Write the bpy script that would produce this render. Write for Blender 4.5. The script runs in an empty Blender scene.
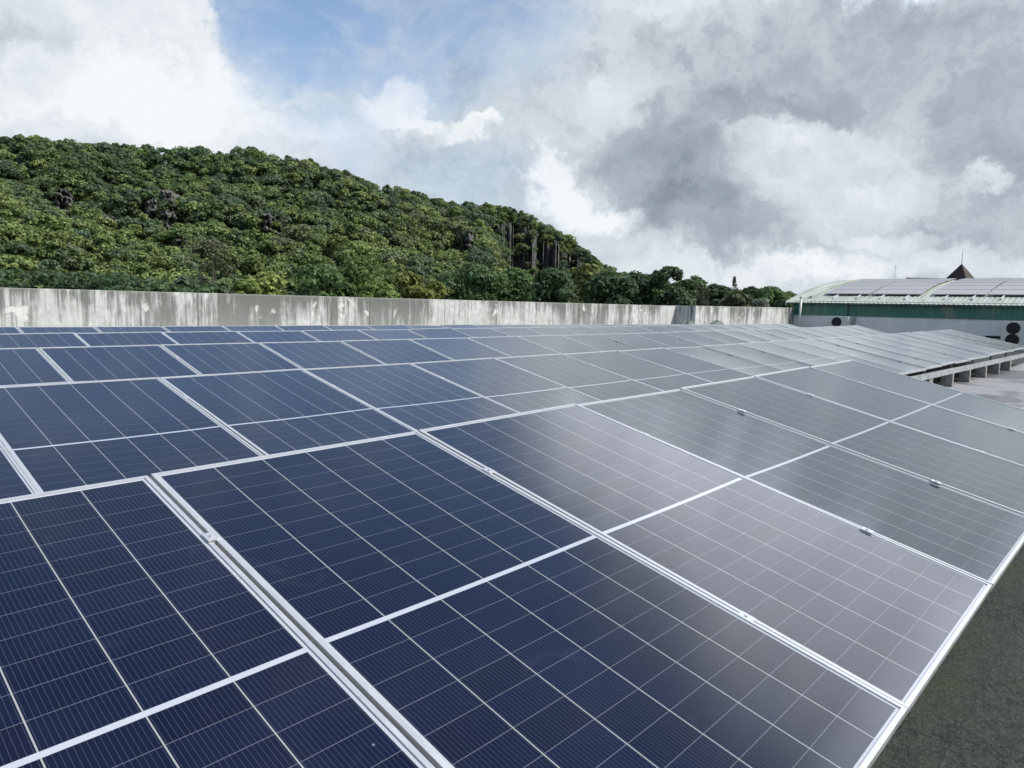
import bpy, math, random
import numpy as np
from mathutils import Vector, Matrix
rad = math.radians
S = bpy.context.scene
CAMH = 1.45                      # eye height above the roof floor (z = 0)
YAW = rad(42.9755)

# ------------------------------------------------------------------ camera
Rr = Vector((0.68332403, -0.72976825, 0.02250721))
Uu = Vector((0.06463503, 0.09116988, 0.99373556))
Ww = Vector((0.72724864, 0.67758863, -0.10946716))
FPX = 715.55
cd = bpy.data.cameras.new('camera'); cam = bpy.data.objects.new('camera', cd)
S.collection.objects.link(cam); S.camera = cam
cd.sensor_width = 36; cd.lens = FPX * 36 / 1024; cd.clip_start = 0.05; cd.clip_end = 6000
M = Matrix(((Rr.x, Uu.x, -Ww.x, 0), (Rr.y, Uu.y, -Ww.y, 0), (Rr.z, Uu.z, -Ww.z, CAMH), (0, 0, 0, 1)))
cam.matrix_world = M

def pxdir(x, y):
    """direction seen at a place of the photo (used to size the sky and the far land)"""
    return (Ww + Rr * ((x - 512) / FPX) + Uu * ((384 - y) / FPX)).normalized()

# ------------------------------------------------------------------ node helpers
class NT:
    def __init__(s, tree): s.t = tree; s.n = tree.nodes; s.l = tree.links
    def node(s, typ, **kw):
        n = s.n.new(typ)
        for k, v in kw.items(): setattr(n, k, v)
        return n
    def put(s, sock, v):
        if hasattr(v, 'is_linked') or hasattr(v, 'links'): s.l.new(v, sock)
        elif v is not None: sock.default_value = v
    def math(s, op, a, b=None, c=None, clamp=False):
        n = s.node('ShaderNodeMath', operation=op, use_clamp=clamp)
        s.put(n.inputs[0], a)
        if b is not None: s.put(n.inputs[1], b)
        if c is not None: s.put(n.inputs[2], c)
        return n.outputs[0]
    def vmath(s, op, a, b=None):
        n = s.node('ShaderNodeVectorMath', operation=op)
        s.put(n.inputs[0], a)
        if b is not None: s.put(n.inputs[1], b)
        return n.outputs[1] if op in ('LENGTH', 'DOT_PRODUCT', 'DISTANCE') else n.outputs[0]
    def rng(s, v, a, b, c=0.0, d=1.0, smooth=True):
        n = s.node('ShaderNodeMapRange', interpolation_type='SMOOTHSTEP' if smooth else 'LINEAR')
        s.put(n.inputs[0], v)
        for i, q in enumerate((a, b, c, d)): n.inputs[1 + i].default_value = q
        return n.outputs[0]
    def noise(s, vec, scale, detail=4, rough=0.55, out=0, dist=0.0):
        n = s.node('ShaderNodeTexNoise'); s.put(n.inputs['Vector'], vec)
        n.inputs['Scale'].default_value = scale; n.inputs['Detail'].default_value = detail
        n.inputs['Roughness'].default_value = rough; n.inputs['Distortion'].default_value = dist
        return n.outputs[out]
    def mix(s, f, a, b, blend='MIX'):
        n = s.node('ShaderNodeMix', data_type='RGBA', blend_type=blend)
        s.put(n.inputs[0], f); s.put(n.inputs[6], a); s.put(n.inputs[7], b)
        return n.outputs[2]
    def scale(s, vec, v):
        n = s.node('ShaderNodeMapping'); s.put(n.inputs[0], vec); n.inputs[3].default_value = v
        return n.outputs[0]
    def sep(s, v):
        n = s.node('ShaderNodeSeparateXYZ'); s.put(n.inputs[0], v); return n.outputs
    def bump(s, h, strength=0.3, dist=0.02):
        n = s.node('ShaderNodeBump'); s.put(n.inputs['Height'], h)
        n.inputs['Strength'].default_value = strength; n.inputs['Distance'].default_value = dist
        return n.outputs[0]
def rgb(r, g, b): return (r, g, b, 1.0)

# ------------------------------------------------------------------ world
SUN_AZ, SUN_EL = rad(-60), rad(48)
W = bpy.data.worlds.new('World'); S.world = W; W.use_nodes = True
w = NT(W.node_tree); w.n.clear()
sky = w.node('ShaderNodeTexSky', sky_type='NISHITA', sun_disc=False)
sky.sun_elevation = SUN_EL; sky.sun_rotation = math.pi / 2 - SUN_AZ
sky.air_density = 1.0; sky.dust_density = 0.6; sky.ozone_density = 2.2
geo = w.node('ShaderNodeTexCoord').outputs['Generated']
# domain warp so that the cloud banks get billowing edges
wn1 = w.vmath('SUBTRACT', w.noise(geo, 5.0, 5, 0.6, out=1), (0.5, 0.5, 0.5))
wn2 = w.vmath('SUBTRACT', w.noise(geo, 19.0, 6, 0.68, out=1), (0.5, 0.5, 0.5))
sc1 = w.node('ShaderNodeVectorMath', operation='SCALE'); w.put(sc1.inputs[0], wn1); sc1.inputs[3].default_value = 0.13
sc2 = w.node('ShaderNodeVectorMath', operation='SCALE'); w.put(sc2.inputs[0], wn2); sc2.inputs[3].default_value = 0.095
wd = w.vmath('ADD', w.vmath('ADD', geo, sc1.outputs[0]), sc2.outputs[0])
# frame of the sky: x to the right of the view, y along it, z up
def toframe(v):
    n = w.node('ShaderNodeVectorRotate', rotation_type='Z_AXIS'); w.put(n.inputs['Vector'], v)
    n.inputs['Angle'].default_value = math.pi / 2 - YAW
    return n.outputs[0]
fv = toframe(wd)
fv0 = toframe(geo)
def blob(src, x, y, rx, ry, soft=(1.35, 0.15)):
    d = pxdir(x, y)
    c, s_ = math.cos(math.pi / 2 - YAW), math.sin(math.pi / 2 - YAW)
    q = Vector((d.x * c - d.y * s_, d.x * s_ + d.y * c, d.z))
    dv = w.vmath('SUBTRACT', src, (q.x, q.y, q.z))
    kx, kz = FPX / rx, FPX / ry
    m = w.vmath('MULTIPLY', dv, (kx, kx * 0.7, kz))
    return w.rng(w.vmath('LENGTH', m), soft[0], soft[1])
SH, MD_ = (1.12, .55), (1.25, .35)
bright = [  # place in the sky, reach, strength, edge
    (50, 50, 150, 125, .13, (1.08, .80)), (150, 45, 70, 70, .12, SH), (60, 95, 60, 26, .12, SH), (30, 70, 50, 26, -.12, MD_), (205, 120, 180, 34, .17, (1.3, .5)),
    (150, 112, 60, 26, .14, SH), (262, 80, 60, 18, .14, SH), (290, 125, 60, 16, .10, SH),
    (402, 104, 34, 26, .40, SH), (440, 116, 24, 12, .30, SH), (478, 136, 36, 15, .36, SH), (430, 165, 90, 24, -.05, MD_),
    (624, 98, 34, 26, .20, (1.3, .2)), (556, 180, 24, 38, .34, SH), (600, 212, 46, 18, .38, (1.2, .2)), (565, 205, 44, 30, .16, MD_), (610, 245, 60, 16, .12, MD_),
    (665, 165, 80, 50, -.23, (1.15, .5)), (700, 215, 80, 32, -.22, (1.2, .5)), (765, 106, 70, 18, -.17, (1.2, .5)), (640, 30, 130, 26, .06, MD_),
    (850, 140, 80, 22, .12, (1.2, .5)), (790, 125, 50, 14, .08, MD_), (830, 195, 80, 30, .08, (1.2, .5)), (905, 175, 50, 20, .12, MD_), (972, 184, 18, 12, .36, (1.3, .3)), (870, 236, 50, 10, .22, MD_),
    (720, 270, 180, 16, .22, MD_), (900, 262, 160, 14, .16, MD_), (990, 140, 60, 60, -.20, (1.2, .5)), (850, 55, 230, 50, -.12, MD_),
    (965, 225, 75, 18, -.10, MD_), (560, 60, 60, 40, .05, MD_), (640, 4, 110, 12, .10, MD_), (600, 330, 900, 40, .06, MD_)]
B = 0.585
for x, y, rx, ry, a, ed in bright:
    f = blob(fv, x, y, rx, ry, ed)
    B = w.math('MULTIPLY_ADD', f, a, B)
# extra bright cloud added above the view to lift the reflections in the panels
elv = w.sep(fv)
xq = w.math('SUBTRACT', elv[0], w.math('MULTIPLY', w.math('SUBTRACT', elv[2], .37), 1.3))
glow = w.math('MULTIPLY', w.math('MULTIPLY', w.rng(w.math('MULTIPLY_ADD', elv[0], .10, elv[2]), .388, .450), w.rng(elv[2], .66, .50)), w.rng(xq, -.10, .20))
nz = w.noise(w.scale(fv0, (1, 1, 1.6)), 6.0, 8, 0.60)
B = w.math('MULTIPLY_ADD', w.math('SUBTRACT', nz, 0.5), 0.46, B)
bil = w.noise(w.scale(fv, (1, 1, 1.3)), 13.0, 5, 0.55)
bil = w.math('ABSOLUTE', w.math('SUBTRACT', bil, 0.5))
B = w.math('MULTIPLY_ADD', w.math('SUBTRACT', .09, bil), 0.75, B)
nz2 = w.noise(w.scale(fv0, (1, 1, 1.5)), 2.2, 4, 0.6)
B = w.math('MULTIPLY_ADD', w.math('SUBTRACT', nz2, 0.5), 0.25, B)
ramp = w.node('ShaderNodeValToRGB'); w.put(ramp.inputs[0], B)
cr = ramp.color_ramp
cr.elements[0].position = 0.0; cr.elements[0].color = rgb(.13, .16, .20)
cr.elements[1].position = 1.0; cr.elements[1].color = rgb(.80, .82, .84)
for pos, col in ((.22, (.25, .295, .345)), (.45, (.37, .425, .48)), (.62, (.53, .59, .645)), (.84, (.68, .72, .76))):
    e = cr.elements.new(pos); e.color = rgb(*col)
# openings of blue sky
blue = blob(fv, 300, 5, 190, 85, (1.15, .15))
blue = w.math('MAXIMUM', blue, w.math('MULTIPLY', blob(fv, 430, 15, 140, 75, (1.3, .3)), .80))
blue = w.math('MAXIMUM', blue, w.math('MULTIPLY', blob(fv, 340, 120, 70, 40, (1.3, .3)), .40))
blue = w.math('MAXIMUM', blue, w.math('MULTIPLY', blob(fv, 430, 190, 130, 50, (1.3, .3)), .22))
cum = blob(fv, 25, 55, 138, 130, (1.06, .94))
blue = w.math('MULTIPLY', blue, w.math('SUBTRACT', 1.0, cum))
zz = w.sep(fv)
high = w.rng(zz[2], .56, .68)                     # the cloud banks thin out overhead
lefthi = w.math('MULTIPLY', w.rng(zz[2], .36, .43), w.rng(xq, .05, -.09))
blue = w.math('MAXIMUM', blue, w.math('MAXIMUM', w.math('MULTIPLY', high, 1.0), w.math('MULTIPLY', lefthi, 1.0)))
wisp = w.noise(w.scale(fv0, (1, 1, 2.4)), 6.0, 7, 0.66, dist=.6)
blue = w.math('MULTIPLY', blue, w.rng(wisp, .78, .42, .30, .95), clamp=True)
bgS = w.node('ShaderNodeBackground'); w.put(bgS.inputs[0], sky.outputs[0]); bgS.inputs[1].default_value = 0.15
bgC = w.node('ShaderNodeBackground'); w.put(bgC.inputs[0], w.mix(glow, ramp.outputs[0], w.mix(1.0, ramp.outputs[0], rgb(1.0, .92, .94), 'MULTIPLY'))); w.put(bgC.inputs[1], w.math('MULTIPLY_ADD', glow, 1.9, 1.0))
mx = w.node('ShaderNodeMixShader'); w.put(mx.inputs[0], blue); w.put(mx.inputs[1], bgC.outputs[0]); w.put(mx.inputs[2], bgS.outputs[0])
wo = w.node('ShaderNodeOutputWorld'); w.put(wo.inputs[0], mx.outputs[0])
W.cycles.sampling_method = 'MANUAL'; W.cycles.sample_map_resolution = 512

sd = bpy.data.lights.new('sun', 'SUN'); sun = bpy.data.objects.new('sun', sd); S.collection.objects.link(sun)
sd.energy = 3.9; sd.angle = rad(2.5); sd.color = (1.0, .93, .82)
sdir = Vector((math.cos(SUN_AZ) * math.cos(SUN_EL), math.sin(SUN_AZ) * math.cos(SUN_EL), math.sin(SUN_EL)))
sun.rotation_euler = sdir.to_track_quat('Z', 'Y').to_euler()
sun.location = (0, -20, 40)
S.view_settings.view_transform = 'Standard'; S.view_settings.look = 'None'
S.view_settings.gamma = 1; S.view_settings.exposure = 0.2; S.view_settings.use_curve_mapping = False
S.cycles.max_bounces = 6; S.cycles.transparent_max_bounces = 4
S.cycles.caustics_reflective = False; S.cycles.caustics_refractive = False

# ------------------------------------------------------------------ mesh helpers
C = S.collection.objects
class MB:
    def __init__(s): s.v = []; s.f = []
    def box(s, x0, x1, y0, y1, z0, z1):
        k = len(s.v)
        s.v += [(x, y, z) for z in (z0, z1) for y in (y0, y1) for x in (x0, x1)]
        s.f += [tuple(k + i for i in f) for f in ((0, 2, 3, 1), (4, 5, 7, 6), (0, 1, 5, 4), (2, 6, 7, 3), (0, 4, 6, 2), (1, 3, 7, 5))]
    def tube(s, a, b, r0, r1=None, n=8, cap=True):
        r1 = r0 if r1 is None else r1
        a, b = Vector(a), Vector(b); d = (b - a).normalized()
        u = d.orthogonal().normalized(); v = d.cross(u); k = len(s.v)
        for p, r in ((a, r0), (b, r1)):
            for i in range(n):
                t = 2 * math.pi * i / n; s.v.append(tuple(p + (u * math.cos(t) + v * math.sin(t)) * r))
        for i in range(n):
            j = (i + 1) % n; s.f.append((k + i, k + j, k + n + j, k + n + i))
        if cap:
            s.f.append(tuple(k + i for i in reversed(range(n)))); s.f.append(tuple(k + n + i for i in range(n)))
    def grid(s, P):                      # P[i][j] points
        k = len(s.v); n, m = len(P), len(P[0])
        for r in P: s.v += [tuple(q) for q in r]
        for i in range(n - 1):
            for j in range(m - 1):
                s.f.append((k + i * m + j, k + i * m + j + 1, k + (i + 1) * m + j + 1, k + (i + 1) * m + j))
    def poly(s, pts): k = len(s.v); s.v += [tuple(p) for p in pts]; s.f.append(tuple(range(k, k + len(pts))))
    def mesh(s, name, mat, smooth=False):
        m = bpy.data.meshes.new(name); m.from_pydata(s.v, [], s.f)
        m.materials.append(mat); m.update()
        if smooth: m.polygons.foreach_set('use_smooth', [True] * len(m.polygons))
        return m
def obj(name, mesh, parent=None, loc=(0, 0, 0), rot=(0, 0, 0)):
    o = bpy.data.objects.new(name, mesh); C.link(o); o.location = loc; o.rotation_euler = rot
    if parent is not None: o.parent = parent
    return o
def tag(o, label=None, cat=None, group=None, kind=None):
    if label: o['label'] = label
    if cat: o['category'] = cat
    if group: o['group'] = group
    if kind: o['kind'] = kind
    return o
def bevel(o, wdt, seg=2):
    b = o.modifiers.new('bevel', 'BEVEL'); b.width = wdt; b.segments = seg; b.limit_method = 'ANGLE'
def P(n): return n.inputs
def pbr(name, col=(.5, .5, .5), rough=.5, metal=0.0, spec=.5):
    m = bpy.data.materials.new(name); m.use_nodes = True
    t = NT(m.node_tree); b = m.node_tree.nodes['Principled BSDF']
    b.inputs['Base Color'].default_value = rgb(*col); b.inputs['Roughness'].default_value = rough
    b.inputs['Metallic'].default_value = metal; b.inputs['Specular IOR Level'].default_value = spec
    return m, t, b
def objco(t): return t.node('ShaderNodeTexCoord').outputs['Object']
def worldpos(t): return t.node('ShaderNodeNewGeometry').outputs['Position']

# ------------------------------------------------------------------ materials
# aluminium
m_alu, t, b = pbr('aluminium', (.74, .76, .78), .38, .55)
n = t.noise(objco(t), 9, 3); t.put(b.inputs['Roughness'], t.rng(n, .3, .7, .30, .5))
t.put(b.inputs['Base Color'], t.mix(t.noise(objco(t), 60, 3), rgb(.60, .62, .64), rgb(.70, .72, .73)))
m_alu_dull, t, b = pbr('galvanised_steel', (.45, .48, .5), .5, .5)
t.put(b.inputs['Base Color'], t.mix(t.rng(t.noise(worldpos(t), 5, 5), .35, .7), rgb(.50, .53, .55), rgb(.33, .36, .37)))
m_back, t, b = pbr('white_backsheet', (.6, .62, .63), .5)
m_steel, t, b = pbr('bolt_steel', (.35, .36, .37), .35, .8)

# solar cells under glass; pattern in metres of the module itself
PW, PL = 1.143, 2.094
def cells_material():
    m, t, b = pbr('solar_cells', rough=.07)
    co = t.sep(objco(t)); x = co[0]; y = t.math('MULTIPLY', co[1], -1.0)
    def lines(v, pitch, half):          # 1 on the line
        fr = t.math('SUBTRACT', t.math('FRACT', t.math('ADD', t.math('DIVIDE', v, pitch), .5)), .5)
        return t.math('LESS_THAN', t.math('MULTIPLY', t.math('ABSOLUTE', fr), pitch), half)
    mg = .022
    cp = (PW - 2 * mg) / 6
    xx = t.math('SUBTRACT', x, mg)
    col = lines(xx, cp, .0017)
    bus = lines(t.math('ADD', xx, cp / 32), cp / 16, .00042)
    half = t.math('SUBTRACT', t.math('ABSOLUTE', t.math('SUBTRACT', y, PL / 2)), .0085)
    hl = PL / 2 - .0085 - mg
    rowl = lines(half, hl / 11, .0010)
    midl = t.math('LESS_THAN', half, 0.0)
    out = t.math('MAXIMUM', t.math('GREATER_THAN', half, hl),
                 t.math('GREATER_THAN', t.math('ABSOLUTE', t.math('SUBTRACT', x, PW / 2)), PW / 2 - mg))
    rnd = t.node('ShaderNodeObjectInfo').outputs['Random']
    # each cell a slightly different blue
    ci = t.node('ShaderNodeCombineXYZ')
    t.put(ci.inputs[0], t.math('FLOOR', t.math('DIVIDE', xx, cp))); t.put(ci.inputs[1], t.math('FLOOR', t.math('DIVIDE', half, hl / 11)))
    t.put(ci.inputs[2], t.math('MULTIPLY_ADD', rnd, 50, t.math('MULTIPLY', t.math('GREATER_THAN', y, PL / 2), 31)))
    wn = t.node('ShaderNodeTexWhiteNoise', noise_dimensions='3D'); t.put(wn.inputs[0], ci.outputs[0])
    c = t.mix(wn.outputs[0], rgb(.0005, .0020, .013), rgb(.0010, .0036, .021))
    c = t.mix(t.math('MULTIPLY', bus, .55), c, rgb(.085, .105, .15))
    c = t.mix(t.math('MULTIPLY', rowl, .62), c, rgb(.16, .17, .21))
    c = t.mix(t.math('MULTIPLY', col, .85), c, rgb(.36, .38, .38))
    c = t.mix(t.math('MAXIMUM', midl, out), c, rgb(.42, .46, .52))
    # thin film of dust
    pos = worldpos(t)
    dn = t.noise(pos, 1.3, 6, .6)
    dust = t.math('MULTIPLY', t.rng(dn, .45, .8), .016)
    dust = t.math('ADD', dust, .0008)
    low = t.math('MULTIPLY', t.rng(t.math('ADD', y, t.math('MULTIPLY', t.noise(pos, 6, 4), .08)), PL - .10, PL + .02), .14)
    mark = t.math('MULTIPLY', t.rng(t.noise(t.scale(pos, (1, 1, 1)), 3.4, 3, .5, dist=1.2), .655, .675), .012)
    dust = t.math('ADD', dust, t.math('MAXIMUM', low, mark))
    sp = t.node('ShaderNodeTexVoronoi', feature='F1'); t.put(sp.inputs['Vector'], pos); sp.inputs['Scale'].default_value = 7
    spot = t.math('LESS_THAN', sp.outputs['Distance'], t.math('MULTIPLY', t.rng(sp.outputs['Color'], .75, 1.0, 0, 1, False), .035))
    c = t.mix(t.math('MAXIMUM', dust, t.math('MULTIPLY', spot, .35)), c, rgb(.34, .36, .42))
    t.put(b.inputs['Base Color'], c)
    t.put(b.inputs['Roughness'], t.math('ADD', t.math('MULTIPLY', t.noise(pos, 2.2, 5, .6),   .09), .07))
    b.inputs['IOR'].default_value = 1.34; b.inputs['Coat Weight'].default_value = 1.0; b.inputs['Coat IOR'].default_value = 1.34; b.inputs['Coat Roughness'].default_value = .12
    return m
m_cells = cells_material()

# roof floor: weathered felt with moss, paler wet screed further along
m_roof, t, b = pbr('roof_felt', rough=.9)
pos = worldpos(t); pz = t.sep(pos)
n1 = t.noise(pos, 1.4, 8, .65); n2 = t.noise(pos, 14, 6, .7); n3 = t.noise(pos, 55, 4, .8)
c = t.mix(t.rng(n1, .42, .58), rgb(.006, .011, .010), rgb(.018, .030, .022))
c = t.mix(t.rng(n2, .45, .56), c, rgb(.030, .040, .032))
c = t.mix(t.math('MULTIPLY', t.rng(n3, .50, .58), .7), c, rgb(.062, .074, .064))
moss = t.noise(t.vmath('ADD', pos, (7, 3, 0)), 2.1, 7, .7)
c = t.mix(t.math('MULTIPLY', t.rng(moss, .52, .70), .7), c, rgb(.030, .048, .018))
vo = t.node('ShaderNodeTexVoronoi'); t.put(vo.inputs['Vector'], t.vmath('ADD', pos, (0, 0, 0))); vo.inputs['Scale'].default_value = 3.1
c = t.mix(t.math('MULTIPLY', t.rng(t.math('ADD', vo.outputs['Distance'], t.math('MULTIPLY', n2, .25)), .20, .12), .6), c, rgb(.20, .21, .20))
# sheet joints
wob = t.math('MULTIPLY', t.noise(pos, 1.1, 3), .06)
jy = t.math('ABSOLUTE', t.math('SUBTRACT', t.math('FRACT', t.math('ADD', t.math('ADD', pz[1], wob), .02)), .5))
jx = t.math('ABSOLUTE', t.math('SUBTRACT', t.math('FRACT', t.math('DIVIDE', t.math('ADD', pz[0], wob), 7.0)), .5))
jn = t.math('MAXIMUM', t.math('LESS_THAN', jy, .0022), t.math('LESS_THAN', jx, .0004))
c = t.mix(t.math('MULTIPLY', jn, .6), c, rgb(.012, .014, .013))
# pale screed with streaks across; left dark under the rows, painting their shade
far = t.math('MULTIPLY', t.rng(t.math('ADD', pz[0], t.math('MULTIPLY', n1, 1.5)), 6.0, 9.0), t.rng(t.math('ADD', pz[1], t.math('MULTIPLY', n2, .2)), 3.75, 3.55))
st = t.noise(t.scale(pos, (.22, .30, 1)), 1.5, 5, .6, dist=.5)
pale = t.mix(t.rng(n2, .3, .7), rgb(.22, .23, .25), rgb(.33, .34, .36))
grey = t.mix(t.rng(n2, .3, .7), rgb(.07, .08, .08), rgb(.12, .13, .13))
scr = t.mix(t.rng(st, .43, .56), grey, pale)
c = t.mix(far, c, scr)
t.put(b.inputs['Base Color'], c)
wet = t.math('MULTIPLY', far, t.rng(st, .52, .42))
t.put(b.inputs['Roughness'], t.math('MULTIPLY_ADD', wet, -.45, .85))
t.put(b.inputs['Normal'], t.bump(t.math('ADD', n3, n2), .8, .015))

# parapet: lime-washed render with rain streaks
m_wall, t, b = pbr('stained_render', rough=.9)
pos = worldpos(t); pz = t.sep(pos)
s1 = t.noise(t.scale(pos, (2.6, 2.6, .35)), 1.0, 7, .75)
s2 = t.noise(t.scale(pos, (9.0, 9.0, .45)), 1.0, 5, .7)
s3 = t.noise(pos, .45, 4, .6)
top = t.rng(pz[2], .55, 1.60)
amt = t.math('ADD', t.math('MULTIPLY', s1, .62), t.math('MULTIPLY', s2, .42))
amt = t.math('ADD', amt, t.math('MULTIPLY', t.math('SUBTRACT', s3, .5), .55))
dark = t.rng(t.math('MULTIPLY_ADD', t.math('POWER', top, 3.0), .03, amt), .452, .59)
c = t.mix(t.rng(t.noise(pos, 6, 5), .3, .7), rgb(.50, .52, .51), rgb(.64, .66, .65))
c = t.mix(t.math('MULTIPLY', dark, t.math('MULTIPLY_ADD', top, .25, .70)), c, rgb(.14, .15, .14))
fine = t.rng(t.noise(t.scale(pos, (14, 14, .6)), 1.0, 4, .7), .54, .66)
c = t.mix(t.math('MULTIPLY', fine, .7), c, rgb(.14, .15, .14))
patch = t.rng(t.noise(t.vmath('ADD', pos, (3, 9, 4)), 2.3, 3, .5, dist=.4), .66, .72)
c = t.mix(t.math('MULTIPLY', patch, .8), c, rgb(.74, .75, .73))
edge = t.rng(t.math('ADD', pz[2], t.math('MULTIPLY', s2, .06)), 1.54, 1.585)
c = t.mix(t.math('MULTIPLY', edge, .35), c, rgb(.30, .31, .27))
jl = t.math('ABSOLUTE', t.math('SUBTRACT', t.math('FRACT', t.math('DIVIDE', t.math('ADD', pz[0], t.math('MULTIPLY', s2, .02)), 4.6)), .5))
c = t.mix(t.math('MULTIPLY', t.math('LESS_THAN', jl, .0035), .75), c, rgb(.10, .11, .10))
t.put(b.inputs['Base Color'], c)
t.put(b.inputs['Normal'], t.bump(t.noise(pos, 12, 6, .7), .3, .02))

m_plaster, t, b = pbr('white_plaster', rough=.75)
pos = worldpos(t)
c = t.mix(t.rng(t.noise(t.scale(pos, (1, 1, .3)), 1.2, 6, .6), .35, .7), rgb(.80, .82, .82), rgb(.70, .73, .74))
t.put(b.inputs['Base Color'], c)

m_green, t, b = pbr('green_sheet', rough=.45)
pos = worldpos(t)
a1 = t.rng(t.noise(t.scale(pos, (1, 1.6, .6)), .8, 6, .65), .50, .72)
c = t.mix(t.noise(t.scale(pos, (1, 5, .4)), 1.5, 4), rgb(.030, .150, .120), rgb(.055, .21, .165))
c = t.mix(t.math('MULTIPLY', a1, .62), c, rgb(.28, .30, .24))
t.put(b.inputs['Base Color'], c)

m_cream, t, b = pbr('cream_roof_sheet', rough=.55)
pos = worldpos(t)
c = t.mix(t.rng(t.noise(t.scale(pos, (.5, 3, 1)), 1.0, 5), .35, .7), rgb(.42, .46, .41), rgb(.29, .33, .30))
t.put(b.inputs['Base Color'], c)

m_conc, t, b = pbr('concrete', rough=.9)
c = t.mix(t.rng(t.noise(objco(t), 9, 6, .7), .3, .7), rgb(.17, .17, .165), rgb(.32, .32, .30))
c = t.mix(t.math('MULTIPLY', t.rng(t.noise(worldpos(t), 3, 5, .7), .5, .7), .5), c, rgb(.10, .11, .10))
t.put(b.inputs['Base Color'], c); t.put(b.inputs['Normal'], t.bump(t.noise(objco(t), 30, 5), .4, .01))

m_black = pbr('black_plastic', (.035, .038, .045), .4)[0]
m_unit = pbr('unit_enamel', (.60, .62, .60), .4)[0]
m_dark = pbr('fan_cavity', (.006, .008, .012), .7)[0]
m_tile, t, b = pbr('dark_red_tiles', rough=.8)
c = t.mix(t.noise(worldpos(t), 3, 6), rgb(.022, .014, .015), rgb(.05, .032, .031)); t.put(b.inputs['Base Color'], c)
m_tarp = pbr('grey_tarpaulin', (.10, .12, .11), .6)[0]

# foliage: colour per leaf clump carried by the mesh
def foliage_mat(name):
    m, t, b = pbr(name, rough=.62, spec=.25)
    at = t.node('ShaderNodeAttribute', attribute_name='tint')
    pos = worldpos(t)
    k = t.rng(t.noise(pos, .9, 4, .65), .25, .75, 1.75, 3.0, False)
    hs = t.node('ShaderNodeVectorMath', operation='SCALE'); t.put(hs.inputs[0], t.vmath('MULTIPLY', at.outputs['Color'], (.97, 1.0, .97))); t.put(hs.inputs[3], k)
    t.put(b.inputs['Base Color'], hs.outputs[0])
    tr = t.node('ShaderNodeBsdfTranslucent'); t.put(tr.inputs[0], t.mix(.5, hs.outputs[0], rgb(.14, .18, .06)))
    ms = t.node('ShaderNodeMixShader'); ms.inputs[0].default_value = .36
    t.put(ms.inputs[1], b.outputs[0]); t.put(ms.inputs[2], tr.outputs[0])
    t.put(t.n['Material Output'].inputs[0], ms.outputs[0])
    return m
m_leaf = foliage_mat('foliage')
m_bark, t, b = pbr('bark', rough=.9)
t.put(b.inputs['Base Color'], t.mix(t.noise(worldpos(t), 3, 5), rgb(.06, .055, .045), rgb(.16, .145, .12)))
m_soil, t, b = pbr('hill_undergrowth', rough=.95)
t.put(b.inputs['Base Color'], t.mix(t.rng(t.noise(worldpos(t), .12, 8, .7), .3, .7), rgb(.022, .040, .020), rgb(.055, .082, .036)))
m_rock, t, b = pbr('weathered_rock', rough=.9)
pos = worldpos(t)
v1 = t.noise(t.scale(pos, (.9, .9, .22)), .55, 8, .7)
c = t.mix(t.rng(v1, .35, .65), rgb(.045, .048, .05), rgb(.24, .23, .225))  # lighter than the hill's own rock: sun on these outcrops painted in
c = t.mix(t.math('MULTIPLY', t.rng(t.noise(pos, .22, 5, .6), .58, .68), .6), c, rgb(.30, .20, .15))
c = t.mix(t.rng(t.noise(pos, .5, 7, .7), .54, .62), c, rgb(.03, .048, .02))
t.put(b.inputs['Base Color'], c); t.put(b.inputs['Normal'], t.bump(v1, 1.0, 1.2))
def hill_material():
    m, t, b = pbr('hill_surface', rough=.95)
    pos = worldpos(t)
    soil = t.mix(t.rng(t.noise(pos, .12, 8, .7), .3, .7), rgb(.022, .040, .020), rgb(.055, .082, .036))
    v1 = t.noise(t.scale(pos, (.9, .9, .18)), .55, 8, .75)
    rock = t.mix(t.rng(v1, .38, .62), rgb(.035, .039, .042), rgb(.20, .195, .19))
    rock = t.mix(t.rng(t.noise(pos, .4, 7, .7), .52, .60), rock, rgb(.03, .045, .02))
    nz_ = t.sep(t.node('ShaderNodeNewGeometry').outputs['True Normal'])
    t.put(b.inputs['Base Color'], t.mix(t.rng(nz_[2], .80, .66), soil, rock))
    t.put(b.inputs['Normal'], t.bump(v1, 1.0, 1.5))
    return m
m_hill = hill_material()
m_ground, t, b = pbr('scrub_ground', rough=.95)
t.put(b.inputs['Base Color'], t.mix(t.rng(t.noise(worldpos(t), .05, 8, .7), .35, .65), rgb(.03, .05, .02), rgb(.08, .09, .045)))

# ------------------------------------------------------------------ ground, roof floor
GZ = -10.0
m = MB(); m.poly([(-3000, -3000, GZ), (3000, -3000, GZ), (3000, 3000, GZ), (-3000, 3000, GZ)])
tag(obj('ground', m.mesh('ground', m_ground)), kind='structure')
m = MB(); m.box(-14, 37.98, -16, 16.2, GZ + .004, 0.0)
tag(obj('roof_floor', m.mesh('roof_floor', m_roof)), kind='structure')

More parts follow.
